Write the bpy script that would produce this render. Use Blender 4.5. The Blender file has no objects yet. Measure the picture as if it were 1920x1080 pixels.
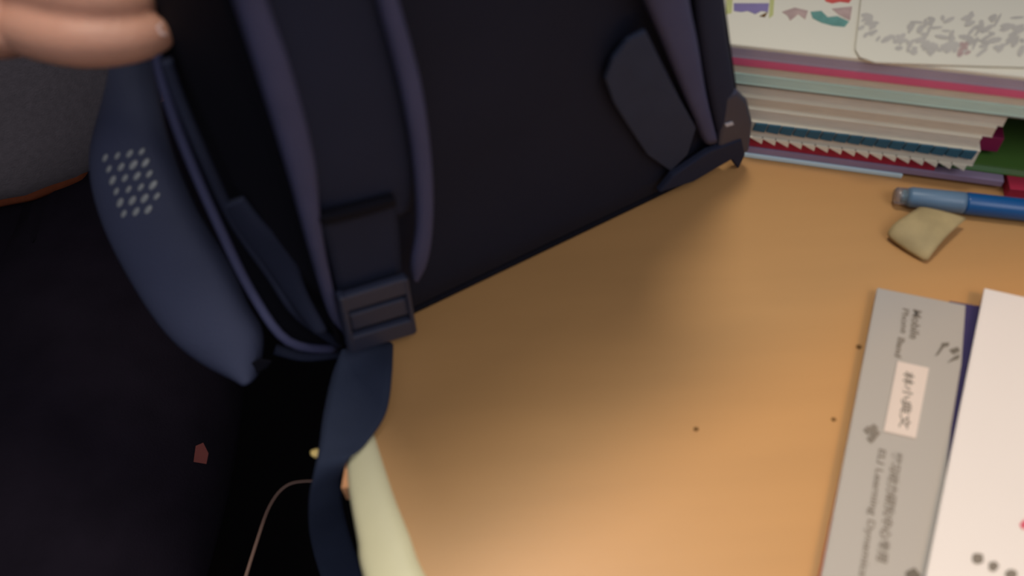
import bpy, bmesh, math, random
from mathutils import Vector, Matrix
from mathutils.bvhtree import BVHTree
random.seed(4)
SC = bpy.context.scene
COL = SC.collection
DZ = 0.74                                   # desk height

# ------------------------------------------------------------ camera, world, lights, exposure
FPX, PITCH, ROLL, CH = 1600.0, 52.0, -4.0, 0.34
ROT = Matrix.Rotation(math.radians(90 - PITCH), 3, 'X') @ Matrix.Rotation(math.radians(ROLL), 3, 'Z')
CAM = Vector((0, 0, DZ + CH))
cd = bpy.data.cameras.new('camera'); cam = bpy.data.objects.new('camera', cd); COL.objects.link(cam)
cd.sensor_width = 36; cd.lens = 36 * FPX / 1920; cd.clip_start = 0.01
cam.matrix_world = Matrix.Translation(CAM) @ ROT.to_4x4()
SC.camera = cam
cd.dof.use_dof = True; cd.dof.focus_distance = 0.66; cd.dof.aperture_fstop = 6.5

w = bpy.data.worlds.new('world'); SC.world = w; w.use_nodes = True
w.node_tree.nodes['Background'].inputs[0].default_value = (0.75, 0.80, 1.0, 1)
w.node_tree.nodes['Background'].inputs[1].default_value = 0.24

def light(name, kind, loc, target, energy, color, **kw):
    l = bpy.data.lights.new(name, kind); l.energy = energy; l.color = color
    for k, v in kw.items(): setattr(l, k, v)
    o = bpy.data.objects.new(name, l); COL.objects.link(o); o.location = loc
    o.rotation_euler = (Vector(target) - Vector(loc)).to_track_quat('-Z', 'Y').to_euler()
    return o
light('ceiling_lamp', 'AREA', (-0.04, 0.36, 2.1), (0.02, -0.08, DZ), 1.2, (1.0, 0.96, 0.88), shape='DISK', size=0.30, spread=math.radians(50))
light('front_fill', 'AREA', (0.45, -0.6, 2.0), (0.1, 0.2, DZ), 6.0, (0.98, 0.96, 1.0), shape='DISK', size=0.9)  # soft fill added from the viewer's side to brighten the stack front
light('warm_lamp', 'SPOT', (0.42, -0.40, 1.75), (0.40, -0.35, DZ), 11, (1.0, 0.55, 0.08), spot_size=math.radians(62), spot_blend=0.0, shadow_soft_size=0.02)

vs = SC.view_settings
vs.view_transform = 'Standard'; vs.look = 'None'; vs.gamma = 1; vs.use_curve_mapping = False
vs.exposure = 0.0

# ------------------------------------------------------------ placing helpers
def ray(u, v):
    return (ROT @ Vector(((u - 960) / FPX, (540 - v) / FPX, -1.0)))
def PZ(u, v, z=0.0):                        # point on the plane z above the desk
    d = ray(u, v); return CAM + d * ((DZ + z - CAM.z) / d.z)
def PD(u, v, depth):
    return CAM + ray(u, v) * depth
def PL(u, v, o, n):
    d = ray(u, v); return CAM + d * ((o - CAM).dot(n) / d.dot(n))

# ------------------------------------------------------------ materials
def mat(name, c, rough=0.6, var=0.08, scale=30, bump=0.0, bscale=300, metal=0.0, spec=0.4, sheen=0.0, trans=0.0, stretch=None):
    m = bpy.data.materials.new(name); m.use_nodes = True
    nt = m.node_tree; b = nt.nodes['Principled BSDF']
    b.inputs['Roughness'].default_value = rough; b.inputs['Metallic'].default_value = metal
    b.inputs['Specular IOR Level'].default_value = spec
    if sheen: b.inputs['Sheen Weight'].default_value = sheen
    if trans: b.inputs['Transmission Weight'].default_value = trans
    tc = nt.nodes.new('ShaderNodeTexCoord'); mp = nt.nodes.new('ShaderNodeMapping')
    if stretch: mp.inputs['Scale'].default_value = stretch
    nt.links.new(tc.outputs['Object'], mp.inputs['Vector'])
    n = nt.nodes.new('ShaderNodeTexNoise'); n.inputs['Scale'].default_value = scale; n.inputs['Detail'].default_value = 4
    nt.links.new(mp.outputs[0], n.inputs['Vector'])
    r = nt.nodes.new('ShaderNodeValToRGB')
    r.color_ramp.elements[0].position = 0.3; r.color_ramp.elements[1].position = 0.7
    r.color_ramp.elements[0].color = tuple(x * (1 - var) for x in c) + (1,)
    r.color_ramp.elements[1].color = tuple(min(1, x * (1 + var)) for x in c) + (1,)
    nt.links.new(n.outputs['Fac'], r.inputs['Fac']); nt.links.new(r.outputs['Color'], b.inputs['Base Color'])
    if bump:
        n2 = nt.nodes.new('ShaderNodeTexNoise'); n2.inputs['Scale'].default_value = bscale
        nt.links.new(tc.outputs['Object'], n2.inputs['Vector'])
        bp = nt.nodes.new('ShaderNodeBump'); bp.inputs['Strength'].default_value = bump; bp.inputs['Distance'].default_value = 0.001
        nt.links.new(n2.outputs['Fac'], bp.inputs['Height']); nt.links.new(bp.outputs['Normal'], b.inputs['Normal'])
    return m
def srgb(r, g, b):
    f = lambda x: (x / 255 / 12.92) if x <= 10 else ((x / 255 + 0.055) / 1.055) ** 2.4
    return (f(r), f(g), f(b))
M = {}
M['desk'] = mat('desk_laminate', srgb(196, 147, 92), 0.42, 0.04, 6, 0.05, 200, spec=0.35, stretch=(1, 6, 1))
M['rim'] = mat('cream_plastic', srgb(226, 216, 172), 0.45, 0.05, 25)
M['core'] = mat('raw_chipboard', srgb(225, 160, 110), 0.8, 0.12, 400)
M['metal'] = mat('desk_steel', srgb(60, 60, 65), 0.4, 0.05, 20, metal=0.8)
M['floor'] = mat('floor_tile', srgb(15, 12, 13), 0.85, 0.15, 4, spec=0.1)
M['wall'] = mat('wall_paint', srgb(170, 165, 155), 0.9, 0.03, 8, 0.1, 150)
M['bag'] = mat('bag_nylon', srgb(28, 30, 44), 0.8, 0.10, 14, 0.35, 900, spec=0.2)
M['bagdark'] = mat('bag_shade_nylon', srgb(20, 19, 27), 0.9, 0.12, 20, 0.3, 900, spec=0.15)  # bag nylon darkened for the side that faces away from the light
M['pad'] = mat('strap_padding', srgb(36, 40, 58), 0.8, 0.08, 20, 0.3, 900, spec=0.2)
M['bind'] = mat('strap_binding', srgb(68, 70, 100), 0.7, 0.06, 60, 0.3, 1200, spec=0.3)
M['web'] = mat('webbing', srgb(46, 53, 72), 0.75, 0.06, 60, 0.5, 1500, spec=0.25)
M['buckle'] = mat('buckle_plastic', srgb(48, 52, 70), 0.45, 0.05, 60, spec=0.5)
M['wing'] = mat('padded_nylon', srgb(62, 66, 88), 0.7, 0.10, 18, 0.3, 900, spec=0.3)
M['dot'] = mat('reflective_dots', srgb(150, 152, 150), 0.35, 0.05, 60, spec=0.6)
M['glint'] = mat('painted_glint', srgb(190, 190, 195), 0.3, 0.05, 60)
M['skin'] = mat('skin', srgb(204, 148, 122), 0.5, 0.08, 40, 0.15, 500, spec=0.4)
M['skin'].node_tree.nodes['Principled BSDF'].inputs['Subsurface Weight'].default_value = 0.12
M['skin'].node_tree.nodes['Principled BSDF'].inputs['Subsurface Radius'].default_value = (0.01, 0.004, 0.002)
M['nail'] = mat('nail', srgb(240, 205, 195), 0.3, 0.03, 60, spec=0.5)
M['shirt'] = mat('grey_jersey', srgb(124, 114, 114), 0.95, 0.10, 220, 0.4, 700, spec=0.1)
M['hem'] = mat('rust_trim', srgb(120, 62, 38), 0.9, 0.10, 200, 0.3, 700, spec=0.1)
M['trouser'] = mat('dark_cotton', srgb(31, 25, 33), 0.95, 0.15, 30, 0.4, 700, spec=0.1)
M['hair'] = mat('black_hair', srgb(22, 18, 18), 0.6, 0.2, 300)
M['eye'] = mat('eye', srgb(230, 228, 222), 0.3, 0.01, 10)
M['lip'] = mat('lip', srgb(150, 82, 78), 0.5, 0.03, 60)
M['shoe'] = mat('shoe_rubber', srgb(30, 30, 32), 0.7, 0.05, 60)
M['page'] = mat('page_white', srgb(230, 222, 200), 0.8, 0.02, 12)
M['pageedge'] = mat('page_edges', srgb(216, 208, 190), 0.85, 0.14, 90, stretch=(1, 1, 60))
M['cream'] = mat('cream_edges', srgb(214, 200, 176), 0.85, 0.12, 90, stretch=(1, 1, 60))
M['mint'] = mat('mint_card', srgb(196, 222, 206), 0.8, 0.10, 60, stretch=(1, 1, 60))
M['teal'] = mat('teal_ink', srgb(46, 92, 112), 0.7, 0.05, 60)
M['pink'] = mat('pink_card', srgb(226, 100, 134), 0.6, 0.04, 40)
M['mauve'] = mat('mauve_card', srgb(176, 160, 174), 0.7, 0.06, 40)
M['dmauve'] = mat('lilac_card', srgb(150, 132, 158), 0.7, 0.06, 40)
M['dark'] = mat('dark_grey_card', srgb(128, 132, 128), 0.8, 0.06, 40)
M['wine'] = mat('wine_card', srgb(176, 38, 66), 0.6, 0.05, 40)
M['magenta'] = mat('magenta_card', srgb(128, 20, 70), 0.6, 0.05, 40)
M['green'] = mat('green_card', srgb(72, 110, 44), 0.6, 0.08, 30)
M['lgreen'] = mat('light_green_card', srgb(112, 150, 98), 0.6, 0.06, 30)
M['lblue'] = mat('pale_blue_card', srgb(206, 232, 238), 0.6, 0.03, 30)
M['grey'] = mat('grey_cover', srgb(176, 168, 158), 0.55, 0.02, 10)
M['label'] = mat('label_paper', srgb(222, 204, 190), 0.7, 0.02, 20)
M['navy'] = mat('navy_cover', srgb(58, 48, 92), 0.55, 0.06, 20)
M['red'] = mat('red_card', srgb(190, 72, 44), 0.6, 0.05, 20)
M['sheet'] = mat('white_sheet', srgb(232, 222, 214), 0.75, 0.015, 8)
M['ink'] = mat('grey_ink', srgb(132, 122, 110), 0.8, 0.04, 60)
M['inkdk'] = mat('dark_ink', srgb(112, 104, 92), 0.8, 0.04, 60)
M['inklt'] = mat('faint_ink', srgb(196, 188, 174), 0.8, 0.08, 60)
M['redink'] = mat('red_ink', srgb(214, 90, 110), 0.8, 0.04, 60)
M['violet'] = mat('violet_print', srgb(136, 122, 164), 0.8, 0.12, 60)
M['yellow'] = mat('yellow_green_print', srgb(196, 196, 128), 0.8, 0.08, 60)
M['tealp'] = mat('teal_print', srgb(104, 152, 140), 0.8, 0.15, 200)
M['rose'] = mat('rose_print', srgb(188, 160, 150), 0.8, 0.12, 200)
M['redp'] = mat('red_print', srgb(214, 88, 80), 0.8, 0.08, 100)
M['tape'] = mat('masking_tape', srgb(176, 154, 108), 0.7, 0.2, 60, 0.3, 200)
M['penblue'] = mat('blue_plastic', srgb(18, 84, 142), 0.3, 0.05, 60, spec=0.5)
M['pencap'] = mat('frosted_blue_cap', srgb(120, 152, 180), 0.35, 0.05, 60, trans=0.35)
M['penclear'] = mat('clear_plastic', srgb(200, 196, 200), 0.25, 0.03, 60, trans=0.8)
M['penteal'] = mat('teal_insert', srgb(84, 176, 196), 0.4, 0.05, 60)
M['crumb'] = mat('brown_crumb', srgb(110, 76, 36), 0.9, 0.1, 60)
M['cord'] = mat('brown_cord', srgb(118, 90, 76), 0.6, 0.1, 60)
M['redpatch'] = mat('red_brown_patch', srgb(150, 80, 72), 0.7, 0.1, 60)
M['bead'] = mat('pale_gold', srgb(225, 195, 120), 0.5, 0.1, 60)

# ------------------------------------------------------------ mesh helpers
def link(name, me, m, parent=None, smooth=True):
    o = bpy.data.objects.new(name, me); COL.objects.link(o)
    if m: me.materials.clear(); me.materials.append(m)
    if parent: o.parent = parent; o.matrix_parent_inverse = parent.matrix_world.inverted()
    if smooth:
        for p in me.polygons: p.use_smooth = True
    return o
def tag(o, label=None, cat=None, group=None, kind=None):
    if label: o['label'] = label
    if cat: o['category'] = cat
    if group: o['group'] = group
    if kind: o['kind'] = kind
    return o
def thing(name, label, cat, loc, group=None):
    o = bpy.data.objects.new(name, None); COL.objects.link(o); o.location = loc
    o.empty_display_size = 0.02
    o.matrix_world = Matrix.Translation(Vector(loc))
    return tag(o, label, cat, group)
def frombm(name, bm, m, parent=None, smooth=False):
    bmesh.ops.recalc_face_normals(bm, faces=bm.faces)
    me = bpy.data.meshes.new(name); bm.to_mesh(me); bm.free()
    return link(name, me, m, parent, smooth)
def baked(o):
    dg = bpy.context.evaluated_depsgraph_get()
    me = bpy.data.meshes.new_from_object(o.evaluated_get(dg))
    o.modifiers.clear(); o.data = me
    return o
def bevel(o, wd, seg=2):
    md = o.modifiers.new('b', 'BEVEL'); md.width = wd; md.segments = seg; md.limit_method = 'ANGLE'
    return o
def slab(name, pts, down, m, parent=None, bev=0.0, smooth=False):
    """closed prism: polygon pts (the upper face) extruded by the vector down"""
    bm = bmesh.new(); n = len(pts)
    a = [bm.verts.new(p) for p in pts]; b = [bm.verts.new(Vector(p) + down) for p in pts]
    bm.faces.new(a); bm.faces.new(b[::-1])
    for i in range(n): bm.faces.new((a[i], b[i], b[(i + 1) % n], a[(i + 1) % n]))
    o = frombm(name, bm, m, parent, smooth)
    if bev: bevel(o, bev)
    return o
def catmull(pts, k):
    out = []; n = len(pts)
    for i in range(n - 1):
        p0 = pts[max(0, i - 1)]; p1 = pts[i]; p2 = pts[i + 1]; p3 = pts[min(n - 1, i + 2)]
        for j in range(k):
            t = j / k
            out.append(0.5 * ((2 * p1) + (p2 - p0) * t + (2 * p0 - 5 * p1 + 4 * p2 - p3) * t * t + (3 * p1 - p0 - 3 * p2 + p3) * t ** 3))
    out.append(pts[-1]); return out
def ribbon(name, L, R, m, parent=None, crown=0.001, thick=0.001, k=6, K=8, toward=None, build=True):
    """strip lofted between two edge lines, domed towards the viewer side, flat below"""
    L = catmull([Vector(p) for p in L], k); R = catmull([Vector(p) for p in R], k)
    bm = bmesh.new(); rows = []; n = len(L)
    for i in range(n):
        a, b = L[i], R[i]; t = (L[min(n - 1, i + 1)] + R[min(n - 1, i + 1)] - L[max(0, i - 1)] - R[max(0, i - 1)])
        nn = (b - a).cross(t).normalized()
        ref = toward if toward is not None else (CAM - a)
        if nn.dot(ref) < 0: nn = -nn
        row = []
        for j in range(K + 1):
            s = j / K; row.append(bm.verts.new(a.lerp(b, s) + nn * (crown * math.sqrt(max(0, 1 - (2 * s - 1) ** 2)))))
        for j in range(K, -1, -1):
            s = j / K; row.append(bm.verts.new(a.lerp(b, s) - nn * (thick + 0.5 * crown * math.sqrt(max(0, 1 - (2 * s - 1) ** 2)))))
        rows.append(row)
    W = len(rows[0])
    for i in range(n - 1):
        for j in range(W):
            bm.faces.new((rows[i][j], rows[i][(j + 1) % W], rows[i + 1][(j + 1) % W], rows[i + 1][j]))
    bm.faces.new(rows[0]); bm.faces.new(rows[-1][::-1])
    return frombm(name, bm, m, parent, True)
def tube(name, pts, r, m, parent=None, k=5, N=8, closed=False):
    pts = [Vector(p) for p in pts]
    if not closed: pts = catmull(pts, k)
    n = len(pts); bm = bmesh.new(); rows = []; up = None
    for i, p in enumerate(pts):
        if closed: t = pts[(i + 1) % n] - pts[i - 1]
        else: t = pts[min(n - 1, i + 1)] - pts[max(0, i - 1)]
        t.normalize()
        if up is None: up = t.orthogonal().normalized()
        up = (up - t * up.dot(t)).normalized(); sd = t.cross(up)
        rr = r[0] + (r[1] - r[0]) * i / (n - 1) if isinstance(r, tuple) else r
        rows.append([bm.verts.new(p + (up * math.cos(a) + sd * math.sin(a)) * rr) for a in [2 * math.pi * q / N for q in range(N)]])
    for i in range(n if closed else n - 1):
        A, B = rows[i], rows[(i + 1) % n]
        for j in range(N): bm.faces.new((A[j], A[(j + 1) % N], B[(j + 1) % N], B[j]))
    if not closed: bm.faces.new(rows[0]); bm.faces.new(rows[-1][::-1])
    return frombm(name, bm, m, parent, True)
def box(name, lo, hi, m, parent=None, bev=0.0):
    x0, y0, z0 = lo; x1, y1, z1 = hi
    return slab(name, [(x0, y0, z1), (x1, y0, z1), (x1, y1, z1), (x0, y1, z1)], Vector((0, 0, z0 - z1)), m, parent, bev)
def lathe(name, a, b, prof, m, parent=None, N=24):
    """prof: (fraction along a->b, radius)"""
    a = Vector(a); b = Vector(b); t = (b - a); d = t.normalized(); u = d.orthogonal().normalized(); v = d.cross(u)
    bm = bmesh.new(); rows = [[bm.verts.new(a + t * f + (u * math.cos(q) + v * math.sin(q)) * r) for q in [2 * math.pi * i / N for i in range(N)]] for f, r in prof]
    for A, B in zip(rows, rows[1:]):
        for j in range(N): bm.faces.new((A[j], A[(j + 1) % N], B[(j + 1) % N], B[j]))
    bm.faces.new(rows[0]); bm.faces.new(rows[-1][::-1])
    return frombm(name, bm, m, parent, True)
def pix_hit(o, u, v):
    dg = bpy.context.evaluated_depsgraph_get(); dg.update()
    t = BVHTree.FromObject(o, dg); mi = o.matrix_world.inverted()
    d = ray(u, v).normalized()
    loc, nrm, _, _ = t.ray_cast(mi @ CAM, (mi.to_3x3() @ d).normalized())
    if loc is None: return None, None
    return o.matrix_world @ loc, (o.matrix_world.to_3x3() @ nrm).normalized()

# ------------------------------------------------------------ the room
tag(box('floor', (-2.5, -2.0, -0.05), (2.5, 2.6, 0), M['floor']), kind='structure')
tag(box('wall_back', (-2.5, 2.6, -0.05), (2.5, 2.7, 2.6), M['wall']), kind='structure')
tag(box('wall_left', (-2.6, -2.0, -0.05), (-2.5, 2.7, 2.6), M['wall']), kind='structure')

# ------------------------------------------------------------ desk
desk = thing('desk', 'light wood-grain desk with a cream plastic rim, cleared in the middle', 'desk', (0.45, 0.4, 0))
OUT = [PZ(680, 1080), PZ(668, 1010), PZ(657, 950), PZ(650, 905), PZ(648, 868)]
INN = [PZ(800, 1080), PZ(768, 1000), PZ(742, 935), PZ(722, 875), PZ(702, 812)]
def ext(A, far):                            # the rim goes on out of view round the rounded corner
    return far + A
o_near = [Vector((0.16, -0.13, DZ)), Vector((0.05, -0.07, DZ)), Vector((-0.02, 0.0, DZ)), Vector((-0.048, 0.07, DZ))]
i_near = [Vector((0.17, -0.105, DZ)), Vector((0.07, -0.045, DZ)), Vector((0.008, 0.02, DZ)), Vector((-0.02, 0.085, DZ))]
edge_x = OUT[-1].x - 0.004
top_pts = [Vector((0.9, -0.12, DZ)), Vector((0.17, -0.115, DZ))] + [(a + b) / 2 for a, b in zip(o_near[1:], i_near[1:])] + [(a + b) / 2 for a, b in zip(OUT, INN)] + \
          [Vector((PZ(660, 800).x, PZ(660, 800).y, DZ)), Vector((edge_x - 0.004, 0.27, DZ)), Vector((edge_x - 0.005, 0.95, DZ)), Vector((0.9, 0.95, DZ))]
slab('desk_top', top_pts, Vector((0, 0, -0.022)), M['desk'], desk, 0.0015)
up3 = Vector((0, 0, 1))
ribbon('edge_band', [p - up3 * 0.003 for p in o_near + OUT], [p - up3 * 0.0003 for p in i_near + INN], M['rim'], desk, crown=0.0035, thick=0.021, toward=up3, K=10)
slab('edge_core', [PZ(640, 915, -.003), PZ(656, 914, -.003), PZ(661, 872, -.003), PZ(676, 848, -.003), PZ(665, 846, -.003), PZ(650, 858, -.003)], Vector((0, 0, -0.012)), M['core'], desk)['label'] = 'bare peach-coloured core where the rim ends'
for x, y in ((0.02, 0.88), (0.85, 0.88), (0.85, -0.06)):
    box('leg', (x - .02, y - .02, 0), (x + .02, y + .02, DZ - .022), M['metal'], desk, 0.003)

# ------------------------------------------------------------ backpack
BL = PZ(642, 652, 0.002); BR = PZ(1340, 318, 0.002)
S = (BR - BL).normalized(); NV = S.cross(up3).normalized()
if NV.dot(CAM - BL) < 0: NV = -NV
TILT = math.radians(-7)
NP = (NV * math.cos(TILT) + up3 * math.sin(TILT)).normalized()      # panel normal, leaning back
UPP = NP.cross(S).normalized()
if UPP.z < 0: UPP = -UPP
def BP(u, v, off=0.0): return PL(u, v, BL + NP * off, NP)           # point on the back panel, off metres proud of it
def SH(p): q = p - BL; return q.dot(S), q.dot(UPP)
def BW(s, h, d): return BL + S * s + UPP * h - NP * d
bag = thing('backpack', 'dark navy backpack with two padded shoulder straps, held upright on the desk', 'backpack', BL)
l1 = SH(BP(430, -20)); r1 = SH(BP(1352, 0)); r0 = SH(BP(1345, 318)); rm = SH(BP(1378, 180))
dl = (l1[0]) / l1[1]                        # lean of the left edge
W0 = SH(BR)[0]
HT = 0.36
outline = [(0.0, 0.006), (0.004, 0.0)]
outline += [(W0 * t, 0.0) for t in (0.25, 0.5, 0.75)] + [(W0 - 0.006, 0.0), (r0[0], 0.008), rm, r1]
xr = r1[0] + (r1[0] - rm[0]) / (r1[1] - rm[1]) * (HT - 0.06 - r1[1])
outline += [(xr, HT - 0.06), (xr - 0.012, HT - 0.02), (xr - 0.045, HT), (xr * 0.5, HT + 0.004), (dl * HT + 0.05, HT), (dl * HT + 0.015, HT - 0.02), (dl * (HT - .06), HT - 0.06)]
outline += [(dl * h, h) for h in (0.24, 0.18, 0.12, 0.06)]
cx = sum(p[0] for p in outline) / len(outline); cy = HT / 2
def ring(inset, d):
    out = []
    for s, h in outline:
        v = Vector((s - cx, h - cy)); L_ = v.length
        q = v * (1 - inset / L_); out.append(BW(cx + q.x, max(cy + q.y, 0.001), d))
    return out
bm = bmesh.new()
prof = [(0.02, 0.001), (0.006, 0.0), (0.0015, 0.003), (0.0, 0.008), (-0.001, 0.03), (0.002, 0.052), (0.001, 0.075), (0.004, 0.095), (0.012, 0.108), (0.03, 0.115)]
rows = [[bm.verts.new(p) for p in ring(i, d)] for i, d in prof]
n = len(outline)
for A, B in zip(rows, rows[1:]):
    for j in range(n): bm.faces.new((A[j], A[(j + 1) % n], B[(j + 1) % n], B[j]))
c0 = bm.verts.new(BW(cx, cy, -0.001)); c1 = bm.verts.new(BW(cx, cy, 0.12))
for j in range(n): bm.faces.new((rows[0][j], rows[0][(j + 1) % n], c0)); bm.faces.new((rows[-1][j], rows[-1][(j + 1) % n], c1))
frombm('body', bm, M['bag'], bag, True)
tube('edge_piping', ring(-0.0005, 0.0015), 0.0019, M['bagdark'], bag, closed=True)
# left side gusset, its shade put into the darker colour, and its zips
def GS(h, d, out=0.0): return BW(dl * h - out, h, d)
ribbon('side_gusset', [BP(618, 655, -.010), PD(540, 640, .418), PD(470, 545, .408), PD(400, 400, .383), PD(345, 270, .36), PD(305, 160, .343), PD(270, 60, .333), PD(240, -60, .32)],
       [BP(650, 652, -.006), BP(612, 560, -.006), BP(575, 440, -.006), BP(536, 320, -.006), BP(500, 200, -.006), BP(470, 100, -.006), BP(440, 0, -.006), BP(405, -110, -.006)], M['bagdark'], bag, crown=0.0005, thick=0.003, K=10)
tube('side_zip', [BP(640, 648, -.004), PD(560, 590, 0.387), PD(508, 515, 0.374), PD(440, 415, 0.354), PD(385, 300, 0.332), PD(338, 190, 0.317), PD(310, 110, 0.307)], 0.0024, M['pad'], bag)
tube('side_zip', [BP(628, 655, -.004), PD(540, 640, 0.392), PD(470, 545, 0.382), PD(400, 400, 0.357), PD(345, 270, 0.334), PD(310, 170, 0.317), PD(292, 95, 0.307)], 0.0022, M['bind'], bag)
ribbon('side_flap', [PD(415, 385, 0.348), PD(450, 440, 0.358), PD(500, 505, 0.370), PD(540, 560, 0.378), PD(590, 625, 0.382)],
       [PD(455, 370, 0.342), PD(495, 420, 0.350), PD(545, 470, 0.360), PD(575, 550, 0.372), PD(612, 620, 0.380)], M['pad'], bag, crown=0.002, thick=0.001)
tube('loose_thread', [PD(448, 345, 0.342), PD(470, 315, 0.337), PD(508, 288, 0.332)], 0.0005, M['pad'], bag, N=6)
tube('bottom_seam', [BP(515, 655, -.02), BP(570, 668, -.012), BP(640, 662, -0.003)], 0.0028, M['pad'], bag)

def UPX(pts, top=0.338):                     # carry a strap edge on up to the top of the bag
    (s0, h0), (s1, h1) = SH(pts[0]), SH(pts[1])
    k = (s0 - s1) / max(h0 - h1, 1e-4) * 0.35
    return [BW(s0 + k * (top - h0), top, -.006), BW(s0 + k * (top - h0) * .5, (top + h0) / 2, -.014)] + pts
# left shoulder strap: padding, two light bindings, webbing, ladder buckle, loose tail
strap = ribbon('shoulder_strap', UPX([BP(395, -140, .012), BP(462, 0, .010), BP(512, 150, .009), BP(560, 330, .008), BP(606, 430, .006)]),
       UPX([BP(690, -140, .012), BP(728, 0, .010), BP(768, 170, .009), BP(786, 330, .008), BP(770, 395, .006)]), M['pad'], bag, crown=0.002, thick=0.006)
def bind(Lp, Rp, off, parent, wf=.002):
    return ribbon('edge_binding', UPX([BP(u, v, o) for (u, v), o in zip(Lp, off)]), UPX([BP(u, v, o) for (u, v), o in zip(Rp, off)]), M['bind'], parent, crown=wf, thick=0.0012)
bind([(392, -130), (438, 0), (490, 160), (542, 330), (584, 480), (618, 590), (642, 622)], [(462, -130), (500, 0), (546, 130), (590, 300), (603, 430), (628, 555), (646, 615)], [.016, .014, .013, .012, .011, .008, .005], strap)
bind([(668, -130), (706, 0), (752, 170), (776, 310), (782, 420), (772, 490), (772, 520)], [(712, -130), (747, 0), (790, 160), (809, 300), (812, 410), (803, 485), (784, 524)], [.016, .014, .014, .014, .014, .013, .010], strap)
web = ribbon('webbing', [BP(600, 418, .011), BP(618, 480, .009), BP(638, 570, .008), BP(648, 640, .008)], [BP(740, 380, .011), BP(748, 440, .009), BP(756, 540, .008), BP(765, 610, .008)], M['pad'], strap, crown=0.0003, thick=0.001)
ribbon('padding_end', [BP(598, 412, .0135), BP(604, 424, .0125)], [BP(742, 374, .0135), BP(744, 386, .0125)], M['bagdark'], strap, crown=0.0006, thick=0.003)
def q(u, v, o=.013): return BP(u, v, o)
buc = bag
def lerp2(a, b, t): return (a[0] + (b[0] - a[0]) * t, a[1] + (b[1] - a[1]) * t)
TLb, TRb, BRb, BLb = (636, 562), (766, 522), (784, 626), (656, 664)
def bq(s, t): return lerp2(lerp2(TLb, TRb, s), lerp2(BLb, BRb, s), t)
bk = None
bmk = bmesh.new()
def bar(bm, s0, s1, t0, t1, o1, th):
    c = [q(*bq(s, t), o1) for s, t in ((s0, t0), (s1, t0), (s1, t1), (s0, t1))]
    a = [bm.verts.new(p) for p in c]; b = [bm.verts.new(p - NP * th) for p in c]
    bm.faces.new(a); bm.faces.new(b[::-1])
    for i in range(4): bm.faces.new((a[i], b[i], b[(i + 1) % 4], a[(i + 1) % 4]))
bar(bmk, 0, .10, 0, 1, .0155, .005); bar(bmk, .93, 1, 0.02, .98, .0155, .005)
bar(bmk, .02, .98, 0, .27, .0150, .004); bar(bmk, .10, .93, .34, .62, .0138, .003); bar(bmk, .02, .98, .74, 1, .0152, .004)
bk = frombm('buckle', bmk, M['buckle'], bag); bevel(bk, 0.0011, 3)
ribbon('webbing_tail', [BP(642, 655, .008), PZ(622, 705, .006), PZ(606, 780, .005), PZ(598, 840, .003), PZ(588, 890, -.004), PZ(580, 950, -.03), PZ(584, 1020, -.08), PZ(610, 1110, -.13)],
       [BP(738, 640, .008), PZ(735, 695, .006), PZ(724, 770, .005), PZ(688, 828, .0045), PZ(650, 868, .001), PZ(640, 925, -.03), PZ(655, 1000, -.08), PZ(690, 1110, -.13)], M['web'], bag, crown=0.0004, thick=0.0012, k=8)

# right shoulder strap end
s2 = ribbon('shoulder_strap', UPX([BP(1190, -90, .012), BP(1212, 0, .010), BP(1245, 80, .008), BP(1285, 180, .006), BP(1322, 268, .004)]),
       UPX([BP(1285, -90, .012), BP(1292, 0, .010), BP(1308, 80, .008), BP(1325, 180, .006), BP(1345, 262, .004)]), M['bind'], bag, crown=0.002, thick=0.005)
s3 = ribbon('side_strap', [BP(1300, -60, .006), BP(1312, 60, .005), BP(1330, 170, .005), BP(1350, 270, .004)], [BP(1352, -60, .003), BP(1362, 60, .003), BP(1378, 170, .003), BP(1385, 270, .003)], M['pad'], bag, crown=0.002, thick=0.003)
slab('webbing_triangle', [BP(1136, 150, .006), BP(1150, 112, .007), BP(1178, 76, .008), BP(1212, 58, .008), BP(1240, 115, .007), BP(1275, 185, .007), BP(1306, 240, .006), BP(1290, 290, .005), BP(1258, 322, .003), BP(1215, 292, .003), BP(1180, 240, .004), BP(1152, 195, .005)], -NP * 0.0025, M['web'], bag, 0.0008)
rb = slab('side_buckle', [BP(1360, 185, .006), BP(1385, 172, .006), BP(1404, 190, .006), BP(1413, 230, .006), BP(1406, 285, .006), BP(1375, 300, .006), BP(1345, 290, .006), BP(1352, 235, .006)], -NP * 0.008, M['buckle'], bag, 0.002)
slab('buckle_glint', [BP(1360, 233, .0066), BP(1374, 229, .0066), BP(1376, 234, .0066), BP(1362, 238, .0066)], -NP * 0.0006, M['glint'], rb)['label'] = 'pale painted glint'  # small highlight on the buckle, put in as a pale patch
slab('webbing_end', [BP(1236, 362, .006), BP(1262, 330, .006), BP(1330, 285, .007), BP(1392, 262, .007), BP(1398, 290, .006), BP(1385, 318, .006), BP(1372, 300, .006), BP(1300, 342, .006)], -NP * 0.004, M['pad'], bag, 0.001)

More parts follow.
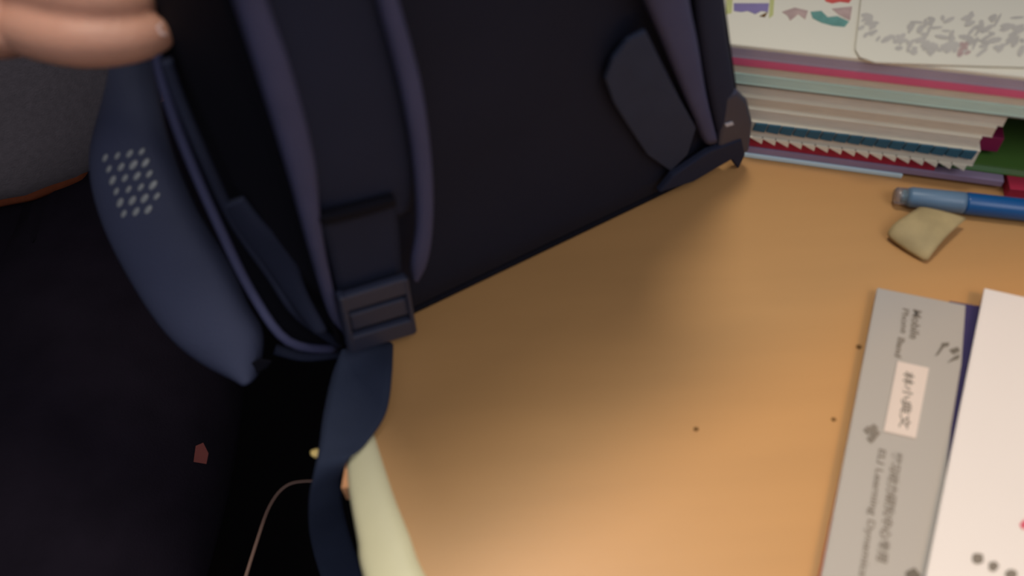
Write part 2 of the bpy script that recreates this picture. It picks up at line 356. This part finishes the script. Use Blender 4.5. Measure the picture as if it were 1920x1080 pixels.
# padded wing hanging outside the left side
wing = ribbon('padded_wing', [PD(232, 90, .385), PD(200, 190, .39), PD(168, 300, .39), PD(188, 410, .395), PD(240, 520, .40), PD(308, 622, .405), (PD(375, 678, .41)), PD(452, 712, .415)],
       [PD(280, 80, .38), PD(292, 190, .385), PD(325, 300, .388), PD(368, 400, .392), PD(425, 490, .398), PD(462, 570, .404), PD(492, 628, .41), PD(486, 700, .415)], M['wing'], bag, crown=0.011, thick=0.004, K=14)
wing['label'] = 'navy padded side wing with a patch of pale dots'
slab('wing_end', [PD(450, 714, .408), PD(470, 680, .404), PD(486, 672, .404), PD(512, 676, .408), PD(500, 690, .409), PD(480, 702, .41)], ray(480, 700).normalized() * 0.006, M['bagdark'], bag, 0.001)
dotme = None
for i in range(6):
    for j in range(4):
        u = 197 + 7 * i + 23 * j; v = 296 + 21 * i - 4 * j
        if i == 5 and j > 2: continue
        p, nn = pix_hit(wing, u, v)
        if p is None: continue
        if dotme is None:
            b2 = bmesh.new(); bmesh.ops.create_icosphere(b2, subdivisions=2, radius=1.0)
            dotme = bpy.data.meshes.new('reflective_dot'); b2.to_mesh(dotme); b2.free(); dotme.materials.append(M['dot'])
            for f in dotme.polygons: f.use_smooth = True
        o = bpy.data.objects.new('reflective_dot', dotme); COL.objects.link(o)
        z = nn; x = (PD(230, 260, .39) - PD(200, 300, .39)).normalized(); x = (x - z * x.dot(z)).normalized(); y = z.cross(x)
        k = random.uniform(0.75, 1.1)
        o.matrix_world = Matrix.Translation(p) @ Matrix((x, y, z)).transposed().to_4x4() @ Matrix.Diagonal((0.0024 * k, 0.0012 * k, 0.0005, 1))
        o.parent = wing

# ------------------------------------------------------------ person
def skin_part(verts, edges, rad, sub=2, voxel=None):
    me = bpy.data.meshes.new('t'); me.from_pydata([tuple(v) for v in verts], edges, [])
    o = bpy.data.objects.new('t', me); COL.objects.link(o)
    md = o.modifiers.new('s', 'SKIN'); md.use_smooth_shade = True
    sv = me.skin_vertices[0].data
    for i, r in enumerate(rad):
        sv[i].radius = r if isinstance(r, tuple) else (r, r); sv[i].use_root = (i == 0)
    s = o.modifiers.new('u', 'SUBSURF'); s.levels = sub; s.render_levels = sub
    if voxel:
        r = o.modifiers.new('r', 'REMESH'); r.mode = 'VOXEL'; r.voxel_size = voxel; r.use_smooth_shade = True
    dg = bpy.context.evaluated_depsgraph_get(); dg.update()
    out = bpy.data.meshes.new_from_object(o.evaluated_get(dg))
    bpy.data.objects.remove(o)
    return out
def joinmeshes(ms):
    bm = bmesh.new()
    for m_ in ms: bm.from_mesh(m_)
    me = bpy.data.meshes.new('j'); bm.to_mesh(me); bm.free(); return me
def voxelise(me, vs_, smooth=4):
    o = bpy.data.objects.new('t', me); COL.objects.link(o)
    r = o.modifiers.new('r', 'REMESH'); r.mode = 'VOXEL'; r.voxel_size = vs_
    s = o.modifiers.new('m', 'SMOOTH'); s.factor = 0.5; s.iterations = smooth
    dg = bpy.context.evaluated_depsgraph_get(); dg.update()
    out = bpy.data.meshes.new_from_object(o.evaluated_get(dg)); bpy.data.objects.remove(o); return out
V = Vector
pel = V((-.43, .62, .53)); chest = V((-.43, .66, .86)); neck = V((-.43, .66, 1.07)); shR = V((-.58, .64, 1.01)); shL = V((-.28, .66, 1.01))
wr = PD(-150, 18, .315); el = V((-.44, .42, .85))
ell = V((-.27, .84, .80)); wrl = V((-.30, .86, .58))
kR = V((-.54, .16, .50)); kL = V((-.31, .14, .50)); hR = V((-.52, .58, .51)); hL = V((-.34, .58, .51))
aR = V((-.55, .20, .09)); aL = V((-.30, .18, .09))
bv = [pel, V((-.43, .64, .70)), chest, neck, V((-.43, .645, 1.13)), V((-.43, .63, 1.22)), shR, el, wr, shL, ell, wrl, hR, kR, aR, hL, kL, aL, aR + V((.0, -.12, -.05)), aL + V((0, -.12, -.05)), wrl + V((0, .0, -.08))]
be = [(0, 1), (1, 2), (2, 3), (3, 4), (4, 5), (2, 6), (6, 7), (7, 8), (2, 9), (9, 10), (10, 11), (0, 12), (12, 13), (13, 14), (0, 15), (15, 16), (16, 17), (14, 18), (17, 19), (11, 20)]
br = [(.13, .10), (.115, .09), (.13, .10), .05, .05, .085, .055, .042, .026, .055, .042, .026, .085, .058, .038, .085, .058, .038, .03, .03, .03]
body = skin_part(bv, be, br)
# right hand: palm and five fingers
hand = []
D0 = .30
mcp = {'pinky': PD(10, 45, .302), 'ring': PD(5, -38, .300), 'middle': PD(5, -120, .302), 'index': PD(-5, -195, .308)}
hand.append(skin_part([wr, PD(-75, -50, .309), mcp['ring'].lerp(mcp['middle'], .4), mcp['pinky'], mcp['index']], [(0, 1), (1, 2), (2, 3), (2, 4), (1, 3), (1, 4)],
                      [(.025, .019), (.024, .016), (.014, .014), .0125, .0125]))
F = {'pinky': ([(150, 82, .297), (246, 80, .302), (322, 54, .309)], (.0108, .0100, .0086, .0064)),
     'ring': ([(150, -2, .294), (235, 8, .299), (292, 0, .309)], (.0115, .0105, .0088, .0068)),
     'middle': ([(165, -80, .294), (255, -70, .302), (300, -72, .315)], (.0118, .0108, .009, .007)),
     'index': ([(150, -165, .302), (235, -150, .312), (280, -150, .325)], (.0115, .0103, .009, .007))}
for k_, (pts, rr) in F.items():
    ch = [mcp[k_]] + [PD(*p) for p in pts]
    hand.append(skin_part(ch, [(0, 1), (1, 2), (2, 3)], rr))
hand.append(skin_part([PD(-60, -120, .315), PD(20, -230, .335), PD(90, -225, .345), PD(150, -220, .35)], [(0, 1), (1, 2), (2, 3)], (.014, .0125, .011, .008)))
hand.append(skin_part([el, el.lerp(wr, .5), wr, PD(-75, -50, .309)], [(0, 1), (1, 2), (2, 3)], (.040, .034, (.027, .021), (.02, .014))))
handme = voxelise(joinmeshes(hand), 0.0014, 3)
# head with ears, nose, chin
hd = bmesh.new(); HC = V((-.43, .61, 1.24))
bmesh.ops.create_uvsphere(hd, u_segments=32, v_segments=24, radius=1.0)
for v_ in hd.verts:
    c = v_.co.copy(); jaw = 1 - 0.28 * max(0, -c.z); v_.co = HC + V((c.x * .076 * jaw, c.y * .095, c.z * .115))
for sx, sy, sz, rx, ry, rz in ((0, -.096, -.012, .012, .02, .02), (.077, .005, 0, .008, .018, .03), (-.077, .005, 0, .008, .018, .03), (0, -.075, -.09, .03, .025, .022)):
    r_ = bmesh.ops.create_icosphere(hd, subdivisions=3, radius=1.0)
    for v_ in r_['verts']: c = v_.co.copy(); v_.co = HC + V((sx + c.x * rx, sy + c.y * ry, sz + c.z * rz))
hme = bpy.data.meshes.new('h'); hd.to_mesh(hme); hd.free()
hme = voxelise(hme, 0.005, 4)
me = joinmeshes([body, handme, hme])
person = link('person', me, M['skin'])
tag(person, 'seated person in a grey top and dark trousers, right hand holding up the backpack', 'person')
# clothes
sh = skin_part([V((-.43, .575, .545)), V((-.43, .62, .70)), chest, V((-.43, .66, 1.0)), shR, shR.lerp(el, .7), shL, shL.lerp(ell, .8)],
               [(0, 1), (1, 2), (2, 3), (2, 4), (4, 5), (2, 6), (6, 7)], [(.175, .165), (.155, .135), (.15, .12), .075, .072, .062, .072, .062])
shirt = link('shirt', sh, M['shirt'], person)
tr = skin_part([pel, hR, hR.lerp(kR, .5), kR, aR + V((0, 0, .03)), hL, hL.lerp(kL, .5), kL, aL + V((0, 0, .03))], [(0, 1), (1, 2), (2, 3), (3, 4), (0, 5), (5, 6), (6, 7), (7, 8)],
               [(.13, .10), .105, .115, .08, .06, .105, .115, .085, .06])
hp = []
for u_, v_ in ((-300, 400), (-180, 405), (-60, 396), (-20, 388), (20, 378), (60, 364), (95, 349), (125, 333), (150, 316), (166, 300)):
    for dv in range(40, -60, -2):                # lowest visible point of the shirt: its hem
        h_ = pix_hit(shirt, u_, v_ + dv)[0]
        if h_ is not None: hp.append(h_ + V((0, 0, .002))); break
if len(hp) > 3: tube('hem', hp, .005, M['hem'], shirt)['label'] = 'rust-brown hem'
trousers = link('trousers', tr, M['trouser'], person)
tg = [pix_hit(trousers, u_, v_)[0] for u_, v_ in ((363, 866), (367, 836), (381, 830), (391, 850), (387, 870))]
if all(p is not None for p in tg):
    slab('reddish_patch', [p - ray(375, 850).normalized() * .001 for p in tg], ray(375, 850).normalized() * .003, M['redpatch'], trousers)['label'] = 'small reddish patch'  # reddish spot, drawn as a flat patch on the trouser leg
def blob(name, c, r, m, parent):
    b2 = bmesh.new(); bmesh.ops.create_icosphere(b2, subdivisions=3, radius=1.0)
    for v_ in b2.verts: v_.co = V(c) + V((v_.co.x * r[0], v_.co.y * r[1], v_.co.z * r[2]))
    return frombm(name, b2, m, parent, True)
for sx in (-1, 1):
    blob('eye', HC + V((sx * .031, -.083, .012)), (.012, .008, .007), M['eye'], person)
blob('mouth', HC + V((0, -.094, -.05)), (.022, .006, .006), M['lip'], person)
blob('hair', HC + V((0, .018, .026)), (.086, .098, .106), M['hair'], person)
for a in (aR, aL): blob('shoe', a + V((0, -.06, -.045)), (.045, .13, .045), M['shoe'], person)
# nails on the two visible finger ends
for pts_ in ([(292, 50), (304, 40), (318, 38), (327, 46), (325, 60), (314, 68), (300, 66)],):
    c_ = [pix_hit(person, u, v)[0] for u, v in pts_]
    c_ = [p for p in c_ if p is not None and (p - CAM).length < .5]
    if len(c_) > 3: slab('fingernail', [p - ray(310, 54).normalized() * .0006 for p in c_], ray(312, 56).normalized() * 0.003, M['nail'], person, 0.0004)

# ------------------------------------------------------------ stack of booklets
A0 = PZ(1405, 297, 0); A1 = PZ(1690, 336, 0)
SD = (A1 - A0); SD.z = 0; SD.normalize(); SB = Vector((-SD.y, SD.x, 0))       # along the front, and backwards
SN = -SB
def zof(u, v): return PL(u, v, A0, SN).z - DZ
def sof(u, v, z): return (PZ(u, v, z) - A0).dot(SD), (PZ(u, v, z) - A0).dot(SB)
lv = {k: max(0.0, zof(1550, v)) for k, v in dict(lb=318, mv=309, wn=298, wt=274, sp=243, wh=182, dk=177, mt=157, cr=143, pk=128, mvt=110).items()}
def booklet(name, label, cat, z0, z1, s0, s1, b0, depth, m, rot=0.0, medge=None, group=None, rows=0):
    if s0 < 0: s0 = -.004 - .045 * max(0, z0 - .02) / .05
    root_c = A0 + SD * s0 + SB * b0 + up3 * z0
    r = Matrix.Rotation(rot, 3, 'Z'); a = r @ SD; b = r @ SB
    t = thing(name, label, cat, root_c, group)
    th = z1 - z0; cov = min(0.0009, th * 0.25)
    def quad(z, ins=0.0): return [root_c + a * ins + b * ins + up3 * z, root_c + a * (s1 - s0 - ins) + b * ins + up3 * z, root_c + a * (s1 - s0 - ins) + b * (depth - ins) + up3 * z, root_c + a * ins + b * (depth - ins) + up3 * z]
    if medge:
        slab('cover', quad(th), Vector((0, 0, -cov)), m, t, cov * .3)
        slab('pages', quad(th - cov, .0002), Vector((0, 0, -(th - 2 * cov))), medge, t)
        slab('back_cover', quad(cov), Vector((0, 0, -cov)), m, t, cov * .3)
    else:
        slab('sheet', quad(th), Vector((0, 0, -th)), m, t, min(.0006, th * .25))
    return t, root_c, a, b
E_ = 0.00005
xe = sof(1690, 336, 0)[0]
booklet('folder', 'pale blue card folder, bottom of the stack behind the backpack', 'folder', 0.0002, lv['mv'] - E_, -.005, xe, 0, .2, M['lblue'])
booklet('folder', 'lilac-grey card folder lying just above the pale blue one', 'folder', lv['mv'], lv['wn'] - E_, -.005, sof(1884, 345, lv['wn'])[0], .001, .2, M['dmauve'])
xw = sof(1752, 322, lv['wn'])[0]
booklet('booklet', 'wine-red booklet under the white ring-edged notebook', 'booklet', lv['wn'], lv['wt'] - E_, -.004, xw, .002, .2, M['wine'], medge=M['wine'])
gs = xw + .003
booklet('booklet', 'green booklet sticking out right of the wine-red one', 'booklet', lv['wn'], lv['wn'] + (lv['wt'] - lv['wn']) * .6, gs, gs + .075, .006, .18, M['green'], rot=0.0, medge=M['lgreen'])
rs = sof(1893, 345, lv['wn'])[0]
booklet('booklet', 'pink-red booklet corner at the right frame edge, beside the green one', 'booklet', .0003, lv['wn'] - E_ , rs, rs + .12, -.004, .1, M['wine'], rot=math.radians(4), medge=M['wine'])
sx1 = sof(1822, 300, lv['wt'])[0]
nb, rc, na, nbk = booklet('notebook', 'white notebook with a row of teal binding loops along its edge', 'notebook', lv['wt'], lv['sp'] - E_, -.003, sx1, -.001, .19, M['page'], medge=M['pageedge'])
th = lv['sp'] - lv['wt']
nl = 16
for i in range(nl):                         # teal binding loops along the notebook's spine
    c = rc + na * (0.003 + (sx1 - 0.0) * (i / nl)) - nbk * 0.0002
    o = slab('binding_loop', [c + up3 * th * .96, c + na * .0062 + up3 * th * .99, c + na * .0054 + up3 * th * .50, c - na * .001 + up3 * th * .55], -nbk * 0.0012, M['teal'], nb)
for i in range(nl):
    c = rc + na * (0.001 + (sx1 - 0.001) * (i / nl)) - nbk * 0.0002
    slab('page_tooth', [c + up3 * th * .12, c + na * .0075 + up3 * th * .12, c + na * .0075 - up3 * th * .22], -nbk * 0.0012, M['page'], nb)
# magenta cover sticking out right of the notebook
booklet('folder', 'dark magenta folder corner showing right of the teal-looped notebook', 'folder', lv['wt'] + .0005, lv['sp'] - .001, sx1 + .001, sx1 + .013, .012, .17, M['magenta'])
sx2 = sof(1893, 232, lv['wh'])[0]
hh = lv['wh'] - lv['sp']
for i, (f0, f1, e, bo, lb, mm) in enumerate(((0, .36, sx1 - .002, .000, 'cream paper block lying directly on the teal-looped notebook', M['pageedge']), (.36, .68, (sx1 + sx2) / 2, .001, 'thin cream paper block, middle one of the three above the teal-looped notebook', M['cream']), (.68, 1, sx2, .002, 'off-white paper block just under the dark grey folder', M['pageedge']))):
    booklet('paper_block', lb, 'paper', lv['sp'] + hh * f0, lv['sp'] + hh * f1 - E_, -.002, e, bo, .18, M['page'], medge=mm)
booklet('folder', 'thin dark grey folder below the mint-green booklet', 'folder', lv['wh'], lv['dk'] - E_, -.002, .34, .001, .19, M['dark'])
booklet('booklet', 'mint-green booklet in the upper half of the stack', 'booklet', lv['dk'], lv['mt'] - E_, -.002, .34, .0, .19, M['mint'], medge=M['mint'])
booklet('booklet', 'cream booklet between the mint-green and the bright pink one', 'booklet', lv['mt'], lv['cr'] - E_, -.002, .34, .0005, .19, M['cream'], medge=M['cream'])
booklet('folder', 'bright pink folder near the top of the stack', 'folder', lv['cr'], lv['pk'] - E_, -.002, .34, .0, .19, M['pink'])
booklet('booklet', 'mauve-grey booklet right under the white printed top booklet', 'booklet', lv['pk'], lv['mvt'] - E_, -.002, .34, .0, .19, M['mauve'], medge=M['mauve'])
ZT = lv['mvt'] + .0025
tb, *_ = booklet('booklet', 'white booklet with small coloured pictures, top of the stack', 'booklet', lv['mvt'], ZT, -.004, .34, .0, .19, M['page'])
def decal(name, pts, z, m, parent, th=0.00025):
    return slab(name, [PZ(u, v, z + th) for u, v in pts], Vector((0, 0, -th)), m, parent)
decal('printed_picture', [(1376, 6), (1442, 6), (1440, 22), (1428, 20), (1416, 26), (1402, 20), (1390, 22), (1376, 20)], ZT, M['violet'], tb)
decal('printed_picture', [(1444, -4), (1452, -4), (1450, 28), (1442, 34), (1443, 10)], ZT, M['yellow'], tb)
decal('printed_picture', [(1362, -4), (1374, -4), (1372, 24), (1362, 26)], ZT, M['yellow'], tb)
decal('printed_picture', [(1424, 30), (1440, 22), (1434, 32)], ZT, M['crumb'], tb)
decal('printed_picture', [(1466, 22), (1490, 14), (1515, 20), (1510, 36), (1497, 26), (1482, 38), (1476, 28)], ZT, M['rose'], tb)
decal('printed_picture', [(1520, 22), (1540, 20), (1552, 32), (1570, 30), (1592, 40), (1584, 50), (1562, 48), (1540, 42), (1524, 34)], ZT, M['tealp'], tb)
decal('printed_picture', [(1560, 16), (1598, 12), (1594, 38), (1574, 28)], ZT, M['rose'], tb)
decal('printed_picture', [(1545, -6), (1600, -6), (1592, 5), (1575, 3), (1560, 6), (1548, 2)], ZT, M['redp'], tb)
# loose white page with a faint grey picture, on the right of the top booklet
z2 = ZT + .0005
lp = thing('paper_sheet', 'loose white sheet with faint grey print, overlapping the top booklet at right', 'paper', PZ(1760, 60, z2))
ZL = z2 + .0009
slab('sheet', [PZ(1604, 92, ZL), PZ(1612, 106, ZL), PZ(1640, 116, ZL), PZ(1780, 121, ZL), PZ(1960, 126, ZL), PZ(1980, -60, ZL), PZ(1622, -60, ZL)], Vector((0, 0, -.0008)), M['page'], lp, .0002)
def sketch(n_, u0, u1, v0, v1, m):          # one faint printed picture made of many flat pencil-like patches
    b2 = bmesh.new()
    for _ in range(n_):
        u, v = random.uniform(u0, u1), random.uniform(v0, v1); a, b = random.uniform(4, 16), random.uniform(2, 6); t = random.uniform(-1.2, .2)
        pp = []
        for k in range(7):
            q_ = 2 * math.pi * k / 7; x_, y_ = a * math.cos(q_), b * math.sin(q_)
            pp.append(b2.verts.new(PZ(u + x_ * math.cos(t) - y_ * math.sin(t), v + x_ * math.sin(t) + y_ * math.cos(t), ZL + .0001 + _ * .000002)))
        b2.faces.new(pp)
    return frombm('printed_picture', b2, m, lp)
sketch(14, 1614, 1640, 28, 66, M['inklt']); sketch(12, 1645, 1690, 66, 92, M['inklt']); sketch(90, 1700, 1925, 32, 98, M['inklt'])
sketch(6, 1800, 1815, 80, 100, M['rose'])

# ------------------------------------------------------------ marker pen and masking tape
pa = PZ(1676, 366, .0062); pb = PZ(2060, 409, .0062)
L_ = (pb - pa); f = lambda u: (PZ(u, 366 + (u - 1676) * .112, .0062) - pa).length / L_.length
pen = thing('marker_pen', 'blue marker pen with a frosted see-through cap, in front of the stack', 'pen', pa)
pen_r = .0058
lathe('barrel', pa, pb, [(f(1808), pen_r * .96), (f(1812), pen_r), (.97, pen_r), (1, pen_r * .8)], M['penblue'], pen)
lathe('cap', pa, pb, [(f(1700), pen_r * .78), (f(1708), pen_r * .92), (f(1800), pen_r * .98), (f(1807), pen_r * .98)], M['pencap'], pen)['label'] = 'frosted pale blue cap'
lathe('cap_tip', pa, pb, [(0, pen_r * .55), (f(1680), pen_r * .75), (f(1699), pen_r * .78)], M['penclear'], pen)['label'] = 'clear cap end'
lathe('ink_insert', pa, pb, [(f(1690), pen_r * .4), (f(1720), pen_r * .45)], M['penteal'], pen)
tp = ribbon('masking_tape', [PZ(1682, 448, .001), PZ(1664, 440, .004), PZ(1676, 420, .008), PZ(1702, 402, .010), PZ(1724, 388, .009)],
       [PZ(1728, 484, .001), PZ(1738, 488, .0025), PZ(1752, 470, .006), PZ(1778, 440, .008), PZ(1812, 410, .007)], M['tape'], None, crown=0.0012, thick=0.0006, K=10)
tag(tp, 'crumpled curl of yellowish masking tape in front of the blue pen', 'tape')

# ------------------------------------------------------------ grey booklet, navy booklet, white sheet
def PQ(pts, z): return [PZ(u, v, z) for u, v in pts]
slb = lambda n_, pts, z, th_, m, par=None, bv_=.0003: slab(n_, PQ(pts, z), Vector((0, 0, -th_)), m, par, bv_)
rd = slb('card', [(1648, 552), (1700, 560), (1640, 1150), (1520, 1150)], .0012, .0010, M['red'])
tag(rd, 'thin red card peeping out under the left edge of the grey booklet', 'card')
nv = slb('booklet', [(1780, 564), (1900, 584), (1860, 1150), (1700, 1150)], .0040, .0038, M['navy'])
tag(nv, 'dark navy booklet mostly hidden between the grey booklet and the white sheet', 'booklet')
ZG = .0062
gb = slb('booklet', [(1645, 539), (1811, 572), (1803, 682), (1784, 800), (1745, 1160), (1524, 1160)], ZG, .0019, M['grey'], None, .0004)
tag(gb, 'narrow grey booklet with sideways lettering and a white name label', 'booklet')
ZS = ZG + .003
ws = slb('paper_sheet', [(1846, 540), (2060, 588), (2040, 1170), (1718, 1170)], ZS, .0012, M['sheet'], None, .0003)
tag(ws, 'plain white sheet with grey dots of print, lower right corner of the desk', 'paper')
lab = decal('name_label', [(1683, 677), (1742, 690), (1717, 822), (1657, 808)], ZG + .0003, M['label'], gb, .0003)
lab['label'] = 'white paper label with four dark characters'
def text(s, u, v, u2, v2, z, hgt_px, m, parent, name='lettering', bold=0.0):
    """one line of sideways lettering: baseline from pixel (u,v) towards (u2,v2), fitted to that length"""
    a = PZ(u, v, z); b = PZ(u2, v2, z); x = (b - a); L0 = x.length; x.normalize(); y = up3.cross(x)
    cu = bpy.data.curves.new('t', 'FONT'); cu.body = s; cu.size = 1; cu.extrude = 0.004; cu.offset = bold
    o = bpy.data.objects.new('t', cu); COL.objects.link(o)
    dg = bpy.context.evaluated_depsgraph_get(); dg.update()
    me_ = bpy.data.meshes.new_from_object(o.evaluated_get(dg)); bpy.data.objects.remove(o)
    xs = [v_.co.x for v_ in me_.vertices]; ys = [v_.co.y for v_ in me_.vertices]
    if not xs: return None
    x0, x1, y0, y1 = min(xs), max(xs), min(ys), max(ys)
    hgt = hgt_px / FPX * (a - CAM).length
    for v_ in me_.vertices:
        c = v_.co.copy(); v_.co = a + x * ((c.x - x0) / (x1 - x0) * L0) + y * ((c.y - y0) / (y1 - y0) * hgt) + up3 * (.0002 + c.z * .02)
    return link(name, me_, m, parent, False)
zt = ZG + .0001
text('Mobile', 1712, 580, 1705, 634, zt, 14, M['ink'], gb, bold=.01)
text('Phone', 1692, 578, 1688, 624, zt, 11, M['ink'], gb)
text('Band', 1684, 632, 1677, 668, zt, 11, M['ink'], gb, bold=.02)
text('\u6797\u5c0f\u5178\u6587', 1694, 695, 1684, 802, ZG + .0004, 18, M['ink'], lab, bold=.02)
text('\u5b66\u4e60\u52a8\u529b\u7814\u7a76\u4e2d\u5fc3\u4e13\u7528', 1672, 846, 1642, 1050, zt, 18, M['ink'], gb, bold=.02)
text('ELI Learning Dynamics', 1644, 840, 1606, 1078, zt, 15, M['ink'], gb, bold=.008)
# emblem marks: angled double stroke, clustered diamond, corner mark
for pts in ([(1753, 668), (1764, 650), (1766, 643), (1780, 642), (1779, 648), (1770, 650), (1760, 664)], [(1776, 680), (1790, 668), (1800, 664), (1798, 672), (1786, 676)], [(1780, 656), (1796, 650), (1800, 658), (1788, 664)]):
    decal('emblem', pts, zt, M['inkdk'], gb)
for cu_, cv_ in ((1628, 806), (1642, 812), (1634, 822), (1638, 802)):
    decal('emblem', [(cu_ - 9, cv_), (cu_, cv_ - 8), (cu_ + 9, cv_), (cu_, cv_ + 9)], zt + .0001 * (cu_ % 3), M['ink'], gb)
decal('emblem', [(1698, 1072), (1715, 1064), (1728, 1080), (1700, 1100)], zt, M['inkdk'], gb)
zs = ZS + .0001
for u, v, r in ((1834, 1047, 12), (1863, 1061, 10), (1896, 1077, 12)):
    decal('printed_dot', [(u + r * math.cos(t) * random.uniform(.8, 1.1), v + r * math.sin(t) * random.uniform(.8, 1.1)) for t in [i * math.pi / 5 for i in range(10)]], zs, M['ink'], ws)
decal('printed_mark', [(1912, 984), (1920, 974), (1934, 976), (1932, 992), (1918, 992)], zs, M['redink'], ws)['label'] = 'small red printed mark'

# ------------------------------------------------------------ crumbs, cord, things in the dark
def crumb(name, u, v, r, m, label, cat='crumb', z=0.0):
    c = PZ(u, v, z); b2 = bmesh.new(); bmesh.ops.create_icosphere(b2, subdivisions=2, radius=1)
    for v_ in b2.verts:
        k = random.uniform(.8, 1.15); v_.co = c + V((v_.co.x * r * k * 1.2, v_.co.y * r * k, r * .35 + v_.co.z * r * .35))
    return tag(frombm(name, b2, m, None, True), label, cat)
crumb('crumb', 1610, 651, .0012, M['crumb'], 'tiny brown crumb beside the left edge of the grey booklet')
crumb('crumb', 1305, 805, .0010, M['crumb'], 'tiny brown speck on the bare middle of the desk')
crumb('crumb', 1563, 787, .0009, M['crumb'], 'tiny speck just left of the grey booklet with the name label on the warm-lit desk')
cz = -.16
tag(tube('cord', [PZ(452, 1110, cz), PZ(480, 1020, cz), PZ(505, 950, cz), PZ(535, 912, cz), PZ(575, 902, cz), PZ(640, 905, cz)], .0012, M['cord'], None), 'thin brown cord hanging in the dark left of the desk', 'cord')
tag(crumb('bead', 593, 851, .0022, M['bead'], 'x', 'bead', -.004), 'tiny pale gold bead on the left edge of the hanging webbing', 'bead')
